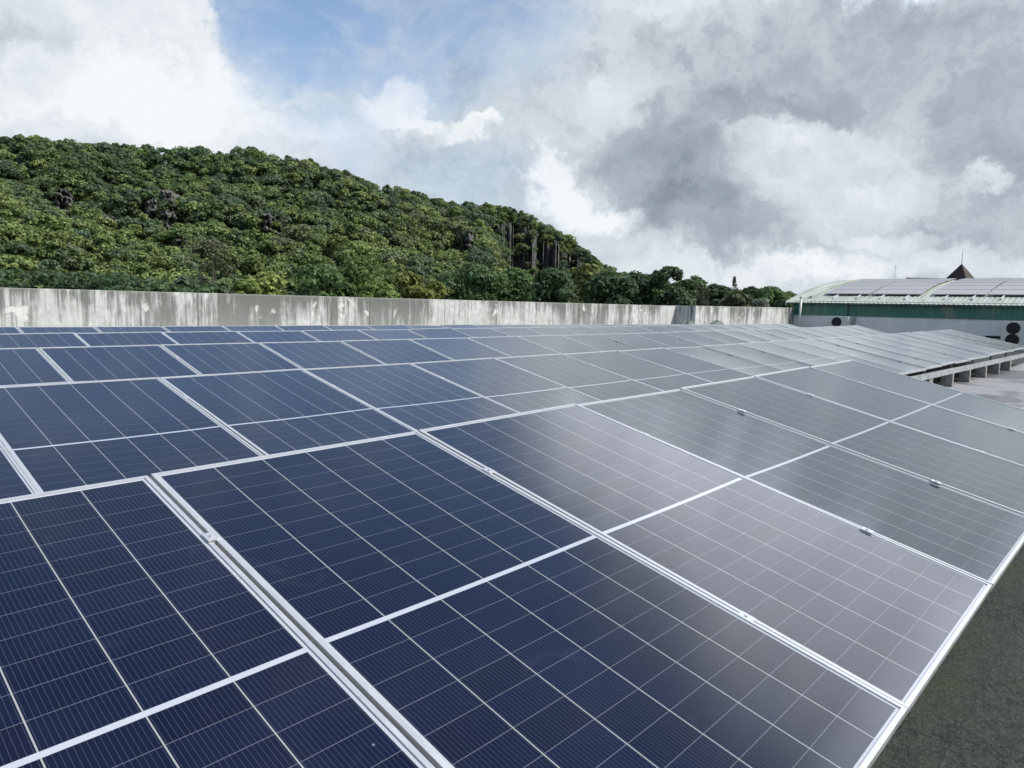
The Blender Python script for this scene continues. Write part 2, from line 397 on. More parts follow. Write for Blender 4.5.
# ------------------------------------------------------------------ parapet wall
def wall_run(m, pts, h0, h1, th):
    pass
m = MB()
hA, hB, hC = CAMH + .10, CAMH + .13, CAMH + .20
def wallbox(m, x0, x1, y0, y1, za, zb):       # box with a sloping top
    k = len(m.v)
    m.v += [(x0, y0, -.02), (x1, y0, -.02), (x1, y1, -.02), (x0, y1, -.02), (x0, y0, za), (x1, y0, zb), (x1, y1, zb), (x0, y1, za)]
    m.f += [tuple(k + i for i in f) for f in ((0, 3, 2, 1), (4, 5, 6, 7), (0, 1, 5, 4), (1, 2, 6, 5), (2, 3, 7, 6), (3, 0, 4, 7))]
wallbox(m, -14, 27.4, 16.0, 16.2, hA, hB)
wallbox(m, 27.4, 37.9, 15.06, 15.26, hB + .02, hC)
wallbox(m, 27.4, 27.6, 15.262, 16.2, hB + .018, hB + .018)
pw = obj('parapet_wall', m.mesh('parapet_wall', m_wall)); bevel(pw, .012)
tag(pw, 'long whitewashed parapet wall with black rain streaks behind the panels', 'wall')

# ------------------------------------------------------------------ solar array
def extr(m, x0, x1, y0, y1, z0, z1): m.box(x0, x1, y0, y1, z0, z1)
LIP = .013
def frame_mesh():
    m = MB(); h = .035; wl = .002
    # top lips (3 mm thick), outer webs, bottom flanges
    for a, b_ in ((0, LIP), (PW - LIP, PW)): m.box(a, b_, -PL + LIP, -LIP, -.0025, .0015)
    m.box(0, PW, -LIP, 0, -.0025, .0015); m.box(0, PW, -PL, -PL + LIP, -.0025, .0015)
    m.box(0, wl, -PL, 0, -h, -.0025); m.box(PW - wl, PW, -PL, 0, -h, -.0025)
    m.box(wl, PW - wl, -wl, 0, -h, -.0025); m.box(wl, PW - wl, -PL, -PL + wl, -h, -.0025)
    for a, b_ in ((wl, .028), (PW - .028, PW - wl)): m.box(a, b_, -PL + .03, -.03, -h, -h + .002)
    return m.mesh('frame', m_alu)
def glass_mesh():                       # a thin pane that sags a little between its frame sides
    m = MB(); nx, ny = 10, 14; e = .0025
    top, bot = [], []
    for i in range(nx + 1):
        u = -1 + 2 * i / nx; a, b_ = [], []
        for j in range(ny + 1):
            v = -1 + 2 * j / ny; sg = -.0042 * (1 - u * u) * (1 - v ** 4)
            x = e + (PW - 2 * e) * i / nx; y = -PL + e + (PL - 2 * e) * j / ny
            a.append((x, y, -.0030 + sg)); b_.append((x, y, -.0085 + sg))
        top.append(a); bot.append(b_)
    m.grid([list(reversed(r)) for r in reversed(top)]); m.grid([list(r) for r in reversed(bot)])
    me = m.mesh('glass', m_cells, True)
    if me.polygons[0].normal.z < 0: me.flip_normals()
    return me
def clamp_mesh(end=False):
    m = MB()
    m.box(-.024, .013, -.024, .024, .0015, .0040)
    m.box(-.0095, -.0015, -.022, .022, -.034, .0015)
    m.tube((-.0055, 0, .004), (-.0055, 0, .009), .0065, n=6)
    return m.mesh('clamp', m_alu)
me_f, me_g, me_c = frame_mesh(), glass_mesh(), clamp_mesh()
rows = [  # origin of the first module, slope along the row, sag, tilt, first and last module
    ((0.893, 2.484, -0.5906), .01611, -.0002, .2252, -1, 5),
    ((2.033, 5.402, -0.5803), .00193, .00013, .2104, -2, 20),
    ((1.949, 8.195, -0.5171), -.00193, .00024, .2348, -1, 20),
    ((3.075, 11.096, -0.5159), .00025, .00008, .2342, -1, 20),
    ((3.058, 14.058, -0.5388), -.00041, -.00008, .2254, -1, 20)]
rowname = ['front row', 'second row', 'third row', 'fourth row', 'farthest row']
ordn = ['', 'first', 'second', 'third', 'fourth', 'fifth', 'sixth', 'seventh', 'eighth', 'ninth', 'tenth', 'eleventh', 'twelfth',
        'thirteenth', 'fourteenth', 'fifteenth', 'sixteenth', 'seventeenth', 'eighteenth', 'nineteenth', 'twentieth', 'twenty-first', 'twenty-second', 'twenty-third']
PITCH = 1.154
rng = random.Random(4)
def rowpt(q, i, tt=0.0, dn=0.0):
    (x, y, z), s, c2, t_ = q[:4]; X = i * PITCH
    return Vector((x + X, y - math.cos(t_) * PL * tt - math.sin(t_) * dn, z + s * X + c2 * X * X - math.sin(t_) * PL * tt - math.cos(t_) * dn + CAMH))
def build_panel(name, me=(me_f, me_g, me_c)):
    root = obj(name, None); root.empty_display_size = .3
    obj('frame', me[0], root); obj('glass', me[1], root)
    for yy in (-.225 * PL, -.775 * PL): obj('clamp', me[2], root, (0, yy, 0))
    return root
def copy_tree(o, parent=None):
    c = o.copy(); C.link(c); c.parent = parent
    for ch in list(o.children): copy_tree(ch, c)
    return c
proto = None
# small individual settings of the modules, (rotation about the row, rotation along it) in degrees
special = {}
for k, q in enumerate(rows):
    i0, i1 = q[4], q[5]
    for i in range(i0, i1 + 1):
        p = rowpt(q, i) ; p2 = rowpt(q, i + 1)
        if proto is None: o = proto = build_panel('solar_panel')
        else: o = copy_tree(proto)
        sl = math.atan2(p2.z - p.z, PITCH)
        a, b_ = special.get((k, i), (rng.gauss(0, .2), rng.gauss(0, .34 if i < 8 else .17)))
        o.rotation_euler = (q[3] + rad(a), -sl + rad(b_) , 0)
        o.location = p + Vector((.0055, 0, rng.uniform(-.0015, .0015)))
        n = i - i0 + 1; nr = i1 - i + 1
        if n <= nr: w_ = ordn[n] + ' from the left end'
        elif nr == 1: w_ = 'last at the right end'
        else: w_ = ordn[nr] + ' from the right end'
        d = (p + p2) / 2 - Vector((0, 0, CAMH)); sx = 512 + FPX * d.dot(Rr) / d.dot(Ww)
        look = 'dark blue' if sx < 420 else ('blue-grey' if sx < 560 else 'sky-grey')
        if k == 1 and i == -2: look = 'dark blue'
        if k == 0: look = {-1: 'near-black', 0: 'dark navy', 1: 'slate blue'}.get(i, 'grey reflecting')
        tag(o, f'{look} solar panel, {w_} of the {rowname[k]}', 'solar panel', f'solar panels of the {rowname[k]}')

# racking: rails, legs and feet under each row
def rack(k, q, blocks):
    i0, i1 = q[4], q[5] + 1
    root = obj('mounting_rack', None, None, (rowpt(q, i0).x, rowpt(q, i0).y - 1.0, 0))
    ox, oy, _ = root.location
    off = Vector((ox, oy, 0))
    for tt in (.225, .775):
        m = MB()
        pts = [rowpt(q, i, tt, .038) - off for i in range(i0, i1 + 1)]
        sec = [(-.02, 0), (.02, 0), (.02, -.045), (-.02, -.045)]
        P_ = [[(p.x, p.y + s[0], p.z + s[1]) for s in sec + sec[:1]] for p in pts]
        m.grid(P_); obj('rail', m.mesh('rail', m_alu_dull), root)
    js = range(i0, i1 + 1, 2)
    for j in js:
        for tt in (.225, .775):
            p = rowpt(q, j + .5 if j < i1 else j - .2, tt, .085) - off
            m = MB(); zb = .20 if (blocks and tt > .5) else 0.012
            m.box(p.x - .02, p.x + .02, p.y - .02, p.y + .02, zb, p.z)
            if zb < .1: m.box(p.x - .07, p.x + .07, p.y - .07, p.y + .07, 0.001, .011)
            obj('leg', m.mesh('leg', m_alu_dull), root)
    if blocks:                                    # lipped channel along the low edge
        m = MB(); a = rowpt(q, 5, 1) ; zt = .375
        x1_ = rowpt(q, i1, 1).x + .4 - ox; x0_ = rowpt(q, i0, 1).x - ox; yb = a.y - .02 - oy
        m.box(x0_, x1_, yb - .002, yb + .0, zt - .105, zt); m.box(x0_, x1_, yb + .0, yb + .05, zt - .004, zt)
        m.box(x0_, x1_, yb + .0, yb + .05, zt - .105, zt - .101)
        obj('channel', m.mesh('channel', m_alu_dull), root)
        for i in range(1, 13):
            X = 15.0 + 1.63 * (i - 4) - ox
            m = MB(); m.box(X - .012, X + .012, yb - .0045, yb - .0021, zt - .08, zt + .03); obj('bracket', m.mesh('bracket', m_alu_dull), root)
    tag(root, f'grey metal rails and legs carrying the {rowname[k]} of panels', 'rack', 'racks under the panel rows')
for k, q in enumerate(rows): rack(k, q, k == 1)
# concrete blocks under the channel
me_block = None
lab = ['dark weathered concrete block under the channel, seventh from the picture edge', 'pale concrete block half hidden behind the front row corner',
       'square grey concrete block, nearest fully visible one under the channel', 'dark concrete block, second fully visible one under the channel',
       'concrete block with dark front, third fully visible one under the channel', 'concrete block under the channel, fourth fully visible from the left',
       'concrete block under the channel, fifth fully visible from the left', 'small looking concrete block at the right picture edge under the channel']
for i in range(8):
    X = 13.45 + (i - 1) * 1.63 + rng.uniform(-.06, .06)
    if i == 0: continue
    m = MB(); s1, s2 = .09 + rng.uniform(-.01, .012), .105
    m.box(-s1, s1, -s2, s2, 0, .262 + rng.uniform(-.0, .004))
    o = obj('concrete_block', m.mesh('concrete_block', m_conc), None, (X, 3.42 + rng.uniform(-.03, .03), 0.003), (0, 0, rng.uniform(-.12, .12)))
    bevel(o, .012)
    tag(o, lab[i], 'block', 'concrete blocks under the channel')

# low covered pile between the farthest row and the wall
def mound(name, x, y, z, rx, ry, rz, mat, seed, parent=None):
    r_ = np.random.RandomState(seed); m = MB(); P_ = []
    for i in range(9):
        th = (math.pi / 2) * i / 8; row = []
        for j in range(21):
            ph = 2 * math.pi * (j % 20) / 20
            rr = 1 + .10 * math.sin(3 * ph + seed) + .06 * math.sin(7 * ph + 2 * th)
            row.append((x + rx * math.cos(th) * math.cos(ph) * rr, y + ry * math.cos(th) * math.sin(ph) * rr, z + rz * math.sin(th) ** .45 * (1 + .05 * math.sin(5 * ph))))
        P_.append(row)
    m.grid(P_); return obj(name, m.mesh(name, mat, True), parent)
o = mound('covered_pile', 26.5, 14.9, 0, .62, .38, .97, m_tarp, 1)
tag(o, 'low dark grey covered pile beyond the farthest row before the wall corner', 'covered pile')
o = mound('covered_pile', 28.4, 14.6, 0, .6, .3, .96, m_tarp, 4)
tag(o, 'smaller grey covered pile right of the wall corner beyond the panels', 'covered pile')

# ------------------------------------------------------------------ neighbouring hall with barrel roof
XB = 38.0; YL = 15.2; YR = -9.0
ZE = CAMH + .55; ZG = CAMH - .14; ZT = CAMH + 2.02
hall = obj('hall_building', None, None, (XB, 0, 0))
def L(x, y, z): return (x - XB, y, z)
m = MB(); m.box(0.03, 23.97, YR + .05, YL - .05, GZ, ZG); m.box(.10, 23.9, YR + .1, YL - .1, ZG + .001, ZE - .05)
obj('wall', m.mesh('wall', m_plaster), hall)
def zroof(X):
    t_ = abs(50 - X) / 12.0
    return ZT - 1.47 * min(t_, 1.05) ** 2.2
def sheet(y0, y1, xs, zf, pitch, amp, thick=.0):
    Pn = []; n = int((y1 - y0) / (pitch / 4))
    ys = [y0 + (y1 - y0) * j / n for j in range(n + 1)]
    for X in xs: Pn.append([(X - XB, yy, zf(X) + amp * (1 if (j % 4) in (0, 1) else 0)) for j, yy in enumerate(ys)])
    return Pn
xs = [37.72] + [38 + .5 * i for i in range(0, 49)] + [62.28]
m = MB(); m.grid(sheet(YR - .3, YL + .25, xs, zroof, .20, .014)); m.grid([list(r) for r in sheet(YR - .3, YL + .25, xs, lambda X: zroof(X) - .06, .20, .0)])
rf = obj('roof', m.mesh('roof', m_cream), hall)
# raised flashing along the gable and thin verge trim
def arc_bar(y0, y1, dz0, dz1, x0=37.7, x1=62.3, mat=m_cream, name='verge_trim', par=rf):
    m = MB(); Pn = []
    n = 50
    for i in range(n + 1):
        X = x0 + (x1 - x0) * i / n; z = zroof(X)
        Pn.append([(X - XB, y0, z + dz0), (X - XB, y1, z + dz0), (X - XB, y1, z + dz1), (X - XB, y0, z + dz1), (X - XB, y0, z + dz0)])
    m.grid(Pn); m.poly(Pn[0][:4]); m.poly(Pn[-1][:4]); return obj(name, m.mesh(name, mat), par)
arc_bar(YL + .251, YL + .30, -.14, .05)
arc_bar(YL - .75, YL - .62, .031, .14, x0=38.6, x1=61)
# green corrugated fascia
m = MB(); Pn = [[], []]
ny = int((YL - YR) / .05)
for j in range(ny + 1):
    yy = YR + (YL - YR) * j / ny; dx = (-.03 if (j % 4) in (0, 1) else 0)
    Pn[0].append((dx - .005, yy, ZG - .02)); Pn[1].append((dx - .005, yy, ZE + .02))
m.grid(Pn); obj('fascia', m.mesh('fascia', m_green), hall)
m = MB(); m.box(-.05, -.036, 12.36, 12.42, ZG - .01, ZE - .02); obj('joint_strip', m.mesh('joint_strip', m_black), hall)
m = MB(); m.box(-.05, -.036, 4.95, 5.02, ZG - .01, ZE - .02)
obj('joint_strip', m.mesh('joint_strip', m_black), hall)
m = MB(); m.box(-.10, .028, 12.02, 12.09, 0, ZG - .03); obj('drain_pipe', m.mesh('drain_pipe', m_alu_dull), hall)
tag(hall, 'long white hall with green corrugated fascia and cream barrel roof', 'building')
# standing pipe before its left corner
m = MB(); m.tube((0, 0, 0), (0, 0, ZE + .18), .055, n=12); pp = obj('drainpipe', m.mesh('drainpipe', m_unit, True), None, (XB - .5, 14.6, 0))
m = MB(); m.tube((0, 0, ZE + .18), (0, 0, ZE + .24), .10, .085, n=12); obj('cap', m.mesh('cap', m_unit), pp)
m = MB(); m.tube((0, 0, ZE - .1), (.45, 0, ZE - .1), .02, n=6); obj('bracket', m.mesh('bracket', m_alu_dull), pp)
tag(pp, 'tall white standing pipe at the left corner of the hall', 'pipe')

# roof modules on the hall, portrait, following the curve
def arclen_pts(x0, n, length):
    pts = []; X = x0
    for i in range(n):
        z0 = zroof(X); X1 = X
        while math.hypot(X1 - X, zroof(X1) - z0) < length: X1 += .01
        pts.append((X, z0, X1, zroof(X1))); X = X1 + .06
    return pts
m_cell2, t, b = pbr('roof_cells', rough=.3)
co = t.sep(objco(t))
fx = t.math('ABSOLUTE', t.math('SUBTRACT', t.math('FRACT', t.math('DIVIDE', co[1], .188)), .5))
fy = t.math('ABSOLUTE', t.math('SUBTRACT', t.math('FRACT', t.math('DIVIDE', co[0], .188)), .5))
g = t.math('MAXIMUM', t.math('GREATER_THAN', fx, .485), t.math('GREATER_THAN', fy, .485))
t.put(b.inputs['Base Color'], t.mix(t.math('MULTIPLY', g, .5), rgb(.20, .205, .225), rgb(.36, .37, .40)))  # pale base colour stands in for sky mirrored in the glass
def hall_panel(w_, d_):               # landscape module: d_ up the slope (x), w_ along the ridge (y)
    m = MB(); m.box(.012, d_ - .012, .012, w_ - .012, -.006, .0); gl = m.mesh('glass', m_cell2)
    m = MB(); m.box(0, d_, 0, .012, -.035, .002); m.box(0, d_, w_ - .012, w_, -.035, .002)
    m.box(0, .012, .012, w_ - .012, -.035, .002); m.box(d_ - .012, d_, .012, w_ - .012, -.035, .002)
    return gl, m.mesh('frame', m_alu_dull)
hgl, hfr = hall_panel(2.24, 1.13)
bands = arclen_pts(39.25, 6, 1.13)
for g_, (ya, nm, cols) in enumerate(((14.05, 'left', 2), (9.02, 'right', 2))):
    for ci in range(cols):
        yy = ya - (ci + 1) * 2.24 - ci * .09
        for bi, (xa, za, xb, zb) in enumerate(bands):
            o = obj('rooftop_panel', None, None, (xa, yy, za + .13), (0, -math.atan2(zb - za, xb - xa), 0))
            obj('glass', hgl, o); obj('frame', hfr, o)
            tag(o, f'pale violet panel on barrel roof, {ordn[bi+1]} tier from eave, {["left", "right"][ci]} half of {nm} group', 'solar panel', 'panels on the barrel roof')
for g_, ya in enumerate((14.05, 9.02)):
    for ci in range(4):
        yy = ya - .7 - ci * 1.12; z = zroof(39.1)
        m = MB(); m.box(-.60, .3, -.03, .03, .018, .10)
        o = obj('support_foot', m.mesh('support_foot', m_alu), rf, (39.15 - XB, yy, z), (0, -.22, 0))

# air conditioning units
def ac_unit(x, y, z0, label, w_=.98, gap=.52, r=.235):
    root = obj('air_conditioner', None, None, (x, y, z0))
    m = MB(); m.box(0, .36, -w_ / 2, w_ / 2, 0.05, 1.30); o = obj('casing', m.mesh('casing', m_unit), root); bevel(o, .015)
    m = MB(); m.box(.03, .33, -w_ / 2 + .05, -w_ / 2 + .12, 0, .0495); m.box(.03, .33, w_ / 2 - .12, w_ / 2 - .05, 0, .0495); obj('feet', m.mesh('feet', m_black), root)
    for zc in (1.01, 1.01 - gap):
        yc = .06
        m = MB(); m.tube((-.012, yc, zc), (-.003, yc, zc), r, n=32); fa = obj('fan', m.mesh('fan', m_dark), root)
        m = MB()
        for kx in range(1, 5):
            rr = r * kx / 4.0; n = 36; Pn = []
            for a in range(n + 1):
                t_ = 2 * math.pi * a / n
                c, s_ = math.cos(t_), math.sin(t_)
                Pn.append([(-.022, yc + c * (rr - .006), zc + s_ * (rr - .006)), (-.022, yc + c * (rr + .003), zc + s_ * (rr + .003)),
                           (-.016, yc + c * (rr + .003), zc + s_ * (rr + .003)), (-.016, yc + c * (rr - .006), zc + s_ * (rr - .006)),
                           (-.022, yc + c * (rr - .006), zc + s_ * (rr - .006))])
            m.grid(Pn)
        for a in range(4):
            t_ = math.pi * a / 4; c, s_ = math.cos(t_) * r, math.sin(t_) * r
            m.tube((-.019, yc - c, zc - s_), (-.019, yc + c, zc + s_), .003, n=4)
        obj('grille', m.mesh('grille', m_black), fa)
    tag(root, label, 'air conditioner', 'air conditioners by the hall wall')
ac_unit(37.3, 12.62, CAMH - .47 - 1.01 + .0, 'pale outdoor air conditioner with round black fan near the drainpipe')
ac_unit(37.3, 5.28, CAMH - .50 - 1.01 + .0, 'pale outdoor air conditioner with two stacked black fans at the right edge', gap=.50, r=.25)
# narrow dark box on the hall wall with a thin ledge above it
m = MB(); m.box(-.012, .028, -.3, .3, -.05, .05); o = obj('dark_slot', m.mesh('dark_slot', m_dark), None, (XB, 6.15, CAMH - .93 + .0))
m = MB(); m.box(-.05, -.013, -.32, .32, .051, .066); obj('hood', m.mesh('hood', m_unit), o)
tag(o, 'narrow dark slot on the white hall wall left of the fans', 'vent')
# antenna on the ridge
m = MB(); m.tube((0, 0, 0), (0, 0, 1.05), .012, n=6); m.tube((0, -.1, .9), (0, .1, .9), .006, n=5)
o = obj('antenna', m.mesh('antenna', m_alu_dull), None, (50, 13.65, ZT - .0)); tag(o, 'thin upright antenna on the ridge of the barrel roof', 'antenna')

# pavilion with pyramid roof far behind the hall
d = pxdir(958.5, 300); Z = 95 / (d.x * Ww.x + d.y * Ww.y)
px_, py_ = d.x * Z, d.y * Z
pav = obj('pavilion', None, None, (px_, py_, GZ), (0, 0, YAW + rad(45 - 12)))
sc_ = 95 / FPX
apex = CAMH + 51 * sc_ - GZ
m = MB(); hb = 6.0; zb = apex - hb * 14.5 / 12 * 1.0
k = [(-hb, -hb, zb), (hb, -hb, zb), (hb, hb, zb), (-hb, hb, zb), (0, 0, apex)]
rr2 = 1 / 1.30
k = [(p[0] * rr2, p[1] * rr2, p[2]) for p in k[:4]] + [k[4]]
m.v += k; m.f += [(0, 1, 4), (1, 2, 4), (2, 3, 4), (3, 0, 4), (3, 2, 1, 0)]
prf = obj('roof', m.mesh('roof', m_tile), pav)
m = MB(); m.tube((0, 0, apex - .05), (0, 0, apex + 1.9), .05, .02, n=8); obj('spire', m.mesh('spire', m_alu_dull), prf)
m = MB(); m.box(-3.6, 3.6, -3.6, 3.6, 0, zb - .01); obj('wall', m.mesh('wall', m_plaster), pav)
tag(pav, 'pavilion with dark red pyramid roof and thin spire behind the hall', 'building')
dl, dr = pxdir(908, 290), pxdir(952, 290)
A = Vector((dl.x, dl.y)) * (100 / (dl.x * Ww.x + dl.y * Ww.y)); Bp = Vector((dr.x, dr.y)) * (100 / (dr.x * Ww.x + dr.y * Ww.y))
ctr = (A + Bp) / 2; L_ = (Bp - A).length + 2
wing = obj('low_wing', None, None, (ctr.x, ctr.y, GZ), (0, 0, math.atan2((Bp - A).y, (Bp - A).x)))
zt = CAMH + 36.2 * 100 / FPX - GZ
m = MB(); h = L_ / 2
m.v += [(-h - 2.5, -3, zt - 2.4), (h + 2, -3, zt - 2.4), (h + 2, 3, zt - 2.4), (-h - 2.5, 3, zt - 2.4), (-h + .8, 0, zt), (h, 0, zt)]
m.f += [(0, 1, 5, 4), (2, 3, 4, 5), (3, 0, 4), (1, 2, 5), (3, 2, 1, 0)]
obj('roof', m.mesh('roof', m_tile), wing)
m = MB(); m.box(-h, h, -2.4, 2.4, 0, zt - 2.41); obj('wall', m.mesh('wall', m_plaster), wing)
tag(wing, 'dark tiled hip roof showing as a low strip left of the pyramid roof', 'building')

# ------------------------------------------------------------------ vegetation
def leaf_arrays(rs, centres, radii, n_each, size, tint, upbias=.35, shell=.60, jit=.42):
    """leaf clumps spread through and over a set of lobes; returns verts (N*4,3), tint (N*4,3)"""
    V = []; T = []
    k = len(centres); N = k * n_each
    c = np.repeat(np.asarray(centres), n_each, 0); r = np.repeat(np.asarray(radii), n_each, 0)
    d = rs.normal(size=(N, 3)); d[:, 2] += upbias; d /= np.linalg.norm(d, axis=1)[:, None]
    rad_ = shell + (1 - shell) * rs.rand(N) ** .6
    rad_ += rs.normal(size=N) * .07
    p = c + d * r * rad_[:, None]
    nrm = d / np.maximum(r, .01); nrm /= np.linalg.norm(nrm, axis=1)[:, None]
    nrm = nrm + rs.normal(size=(N, 3)) * jit; nrm[:, 2] += .25; nrm /= np.linalg.norm(nrm, axis=1)[:, None]
    a = np.cross(nrm, rs.normal(size=(N, 3))); a /= np.linalg.norm(a, axis=1)[:, None]; b = np.cross(nrm, a)
    s = size * (.6 + .8 * rs.rand(N)); s2 = s * (.45 + .5 * rs.rand(N))
    bend = nrm * (s * .25)[:, None]
    q = np.stack([p - a * s[:, None] , p - b * s2[:, None] + bend, p + a * s[:, None] , p + b * s2[:, None] + bend], 1)
    tn = np.asarray(tint); tn = np.broadcast_to(tn, (N, 3)) if tn.ndim == 1 else np.repeat(tn, n_each, 0)
    v = (.78 + .44 * rs.rand(N))[:, None]
    return q.reshape(-1, 3), np.repeat(tn * v, 4, 0)
def quads_mesh(name, V, T, mat):
    n = len(V) // 4; m = bpy.data.meshes.new(name)
    m.vertices.add(len(V)); m.vertices.foreach_set('co', V.astype(np.float32).ravel())
    m.loops.add(len(V)); m.loops.foreach_set('vertex_index', np.arange(len(V), dtype=np.int32))
    m.polygons.add(n); m.polygons.foreach_set('loop_start', np.arange(0, len(V), 4, dtype=np.int32))
    try: m.polygons.foreach_set('loop_total', np.full(n, 4, dtype=np.int32))
    except Exception: pass
    m.update(calc_edges=True)
    at = m.attributes.new('tint', 'FLOAT_COLOR', 'POINT')
    at.data.foreach_set('color', np.concatenate([T, np.ones((len(T), 1))], 1).astype(np.float32).ravel())
    m.materials.append(mat); return m
def crown_lobes(rs, cx, cy, cz, R, H, n=8, fill=0):
    """lobes of a broad domed crown; cz is its top"""
    cs = []; rs_ = []
    for i in range(n):
        a = rs.rand() * 2 * math.pi; q = math.sqrt(rs.rand()) * .72
        rr = R * ((.30 if n < 14 else .22) + .22 * rs.rand())
        z = cz - rr * .65 - H * (q ** 2) * (.55 + .3 * rs.rand()) * .8
        if i >= n - fill: z = cz - rr * .65 - H * (.35 + .55 * rs.rand())
        cs.append((cx + math.cos(a) * q * R, cy + math.sin(a) * q * R, z)); rs_.append((rr, rr, rr * .68))
    return cs, rs_
greens = np.array([(.056, .080, .040), (.066, .098, .040), (.046, .068, .044), (.082, .112, .044), (.058, .082, .046),
                   (.096, .120, .046), (.074, .088, .052), (.042, .062, .040), (.110, .128, .054)])

# --- the hill: a ridge that falls away to the right
sk = [(-260, 128), (-120, 134), (0, 140), (60, 142), (110, 146), (180, 151), (215, 153), (240, 150), (290, 160), (340, 171), (400, 189), (450, 202),
      (490, 206), (530, 219), (560, 236), (580, 250), (600, 266), (640, 280), (700, 294), (1100, 306)]
az_tab = []; tan_tab = []
for x, y in sk:
    d = pxdir(x, y); az_tab.append(math.atan2(d.y, d.x)); tan_tab.append(d.z / math.hypot(d.x, d.y))
az_tab = np.array(az_tab)[::-1]; tan_tab = np.array(tan_tab)[::-1]
def ridge_r(az): return 330 + 40 * np.sin(az * 3.0 + .5) + 10 * np.sin(az * 11)
def foot_r(az): return 175 + 12 * np.sin(az * 7)
def hnoise(x, y):
    return (np.sin(x * .045 + 1.3) * np.cos(y * .052 + .4) * 3.2 + np.sin(x * .11 + y * .07) * 1.8 + np.sin(x * .23 - y * .19 + 2) * .9)
def hill_z(az, r):
    tn = np.interp(az, az_tab, tan_tab); rr = ridge_r(az); fr = foot_r(az)
    H = np.maximum(tn * rr + CAMH - 6.0, GZ)              # ground under the ridge canopy
    t_ = np.clip((r - fr) / (rr - fr), 0, 1.6)
    up = np.clip(t_, 0, 1); s = up * (1.25 - .25 * up)
    bz = np.clip((az - CAZ1) / .05, 0, 1) * np.clip((CAZ0 - az) / .05, 0, 1)
    s = s * (1 - bz) + bz * (.42 * up + .58 * np.clip((up - .84 - .035 * np.sin(az * 170) - .025 * np.sin(az * 395 + 1) - .022 * np.sin(az * 900 + np.sin(az * 300) * 2) - .010 * np.sin(az * 2100)) / .13, 0, 1) ** .9)
    s = np.where(t_ > 1, 1 - (t_ - 1) ** 2 * 1.2, s)
    x, y = r * np.cos(az), r * np.sin(az)
    amp = np.clip((H - GZ) / 20, 0, 1) * np.clip(t_ * 3, 0, 1) * np.clip((1.0 - t_) * 4, .15, 1)
    crag = bz * np.clip((up - .78) * 8, 0, 1) * np.clip((1.02 - up) * 12, 0, 1) * (np.sin(r * .9 + az * 210) * np.sin(az * 520 + r * .35) * 1.7 + np.sin(r * 2.3 - az * 900) * .8)
    return GZ + (H - GZ) * s + hnoise(x, y) * amp + crag
az_at = lambda x, y: math.atan2(pxdir(x, y).y, pxdir(x, y).x)
CAZ0, CAZ1 = az_at(478, 240), az_at(612, 255)
azs = np.sort(np.concatenate([np.linspace(rad(2), rad(112), 180), np.linspace(CAZ1, CAZ0, 300)])); ts = np.concatenate([np.linspace(0, .74, 36), np.linspace(.75, 1.02, 90), np.linspace(1.04, 1.55, 18)])
m = MB(); Pn = []
for tt in ts:
    row = []
    for a in azs:
        r_ = foot_r(a) + tt * (ridge_r(a) - foot_r(a)); row.append((r_ * math.cos(a), r_ * math.sin(a), float(hill_z(a, r_)) + .01))
    Pn.append(row)
m.grid(Pn); tag(obj('hill', m.mesh('hill', m_hill, True)), kind='structure')

# --- rock faces that break out of the slope: (photo place, size, radius factor)
cliffs = [(166, 206, 27, 19, .60), (62, 198, 14, 12, .62), (268, 221, 18, 12, .60),
          (108, 222, 13, 9, .52), (184, 240, 14, 9, .45), (470, 238, 12, 9, .84)]
cl_az = []
m = MB(); rs = np.random.RandomState(7)
for ci, (x, y, wx, wy, _) in enumerate(cliffs):
    d = pxdir(x, y); az = math.atan2(d.y, d.x); el = d.z / math.hypot(d.x, d.y)
    # walk outwards until the sight line meets the slope
    r_ = 150.
    while r_ < 420 and hill_z(az, r_) < el * r_ + CAMH - 2: r_ += 1.0
    r_ -= 4
    ppm = FPX * 1.0 / (r_ * (d.x * Ww.x + d.y * Ww.y) / math.hypot(d.x, d.y))
    hw, hh = wx / ppm, wy / ppm * 1.15; zc = el * r_ + CAMH
    cl_az.append((az, r_, zc, hw, hh))
    rz_ = lambda a_: float(hill_z(a_, ridge_r(a_))) + 2.0
    ux, uy = math.cos(az), math.sin(az); vx, vy = math.sin(az), -math.cos(az)
    n, k = 34, 22; Pn = []
    ph = rs.rand(6) * 6
    for i in range(k + 1):
        v_ = -1 + 2 * i / k; row = []
        for j in range(n + 1):
            u_ = -1 + 2 * j / n
            e = 1 - min(1, u_ * u_ * .9 + max(0, v_) ** 4 * .9)
            butt = .5 + .5 * math.sin(u_ * 9 + ph[0] + .6 * math.sin(v_ * 3 + ph[1])) + .35 * math.sin(u_ * 23 + ph[2] + v_ * 2) + .3 * math.sin(v_ * 8 + u_ * 5 + ph[3])
            out = -10 + e * (13 + 4.0 * butt + rs.rand() * 2.6) - max(0, v_) * 5 + 1.6 * math.sin(v_ * 13 + ph[4] + u_ * 3)
            ax = az - u_ * hw / r_
            zt_ = min(zc + hh * math.sqrt(max(.05, 1 - u_ * u_)), max(rz_(ax) * r_ / ridge_r(ax), zc - hh * .6)); zb_ = zc - hh * 1.2
            row.append((ux * (r_ - out) + vx * u_ * hw, uy * (r_ - out) + vy * u_ * hw, zb_ + (zt_ - zb_) * (v_ + 1) / 2))
        Pn.append(row)
    m.grid(Pn)
tag(obj('cliff', m.mesh('cliff', m_rock)), kind='structure')

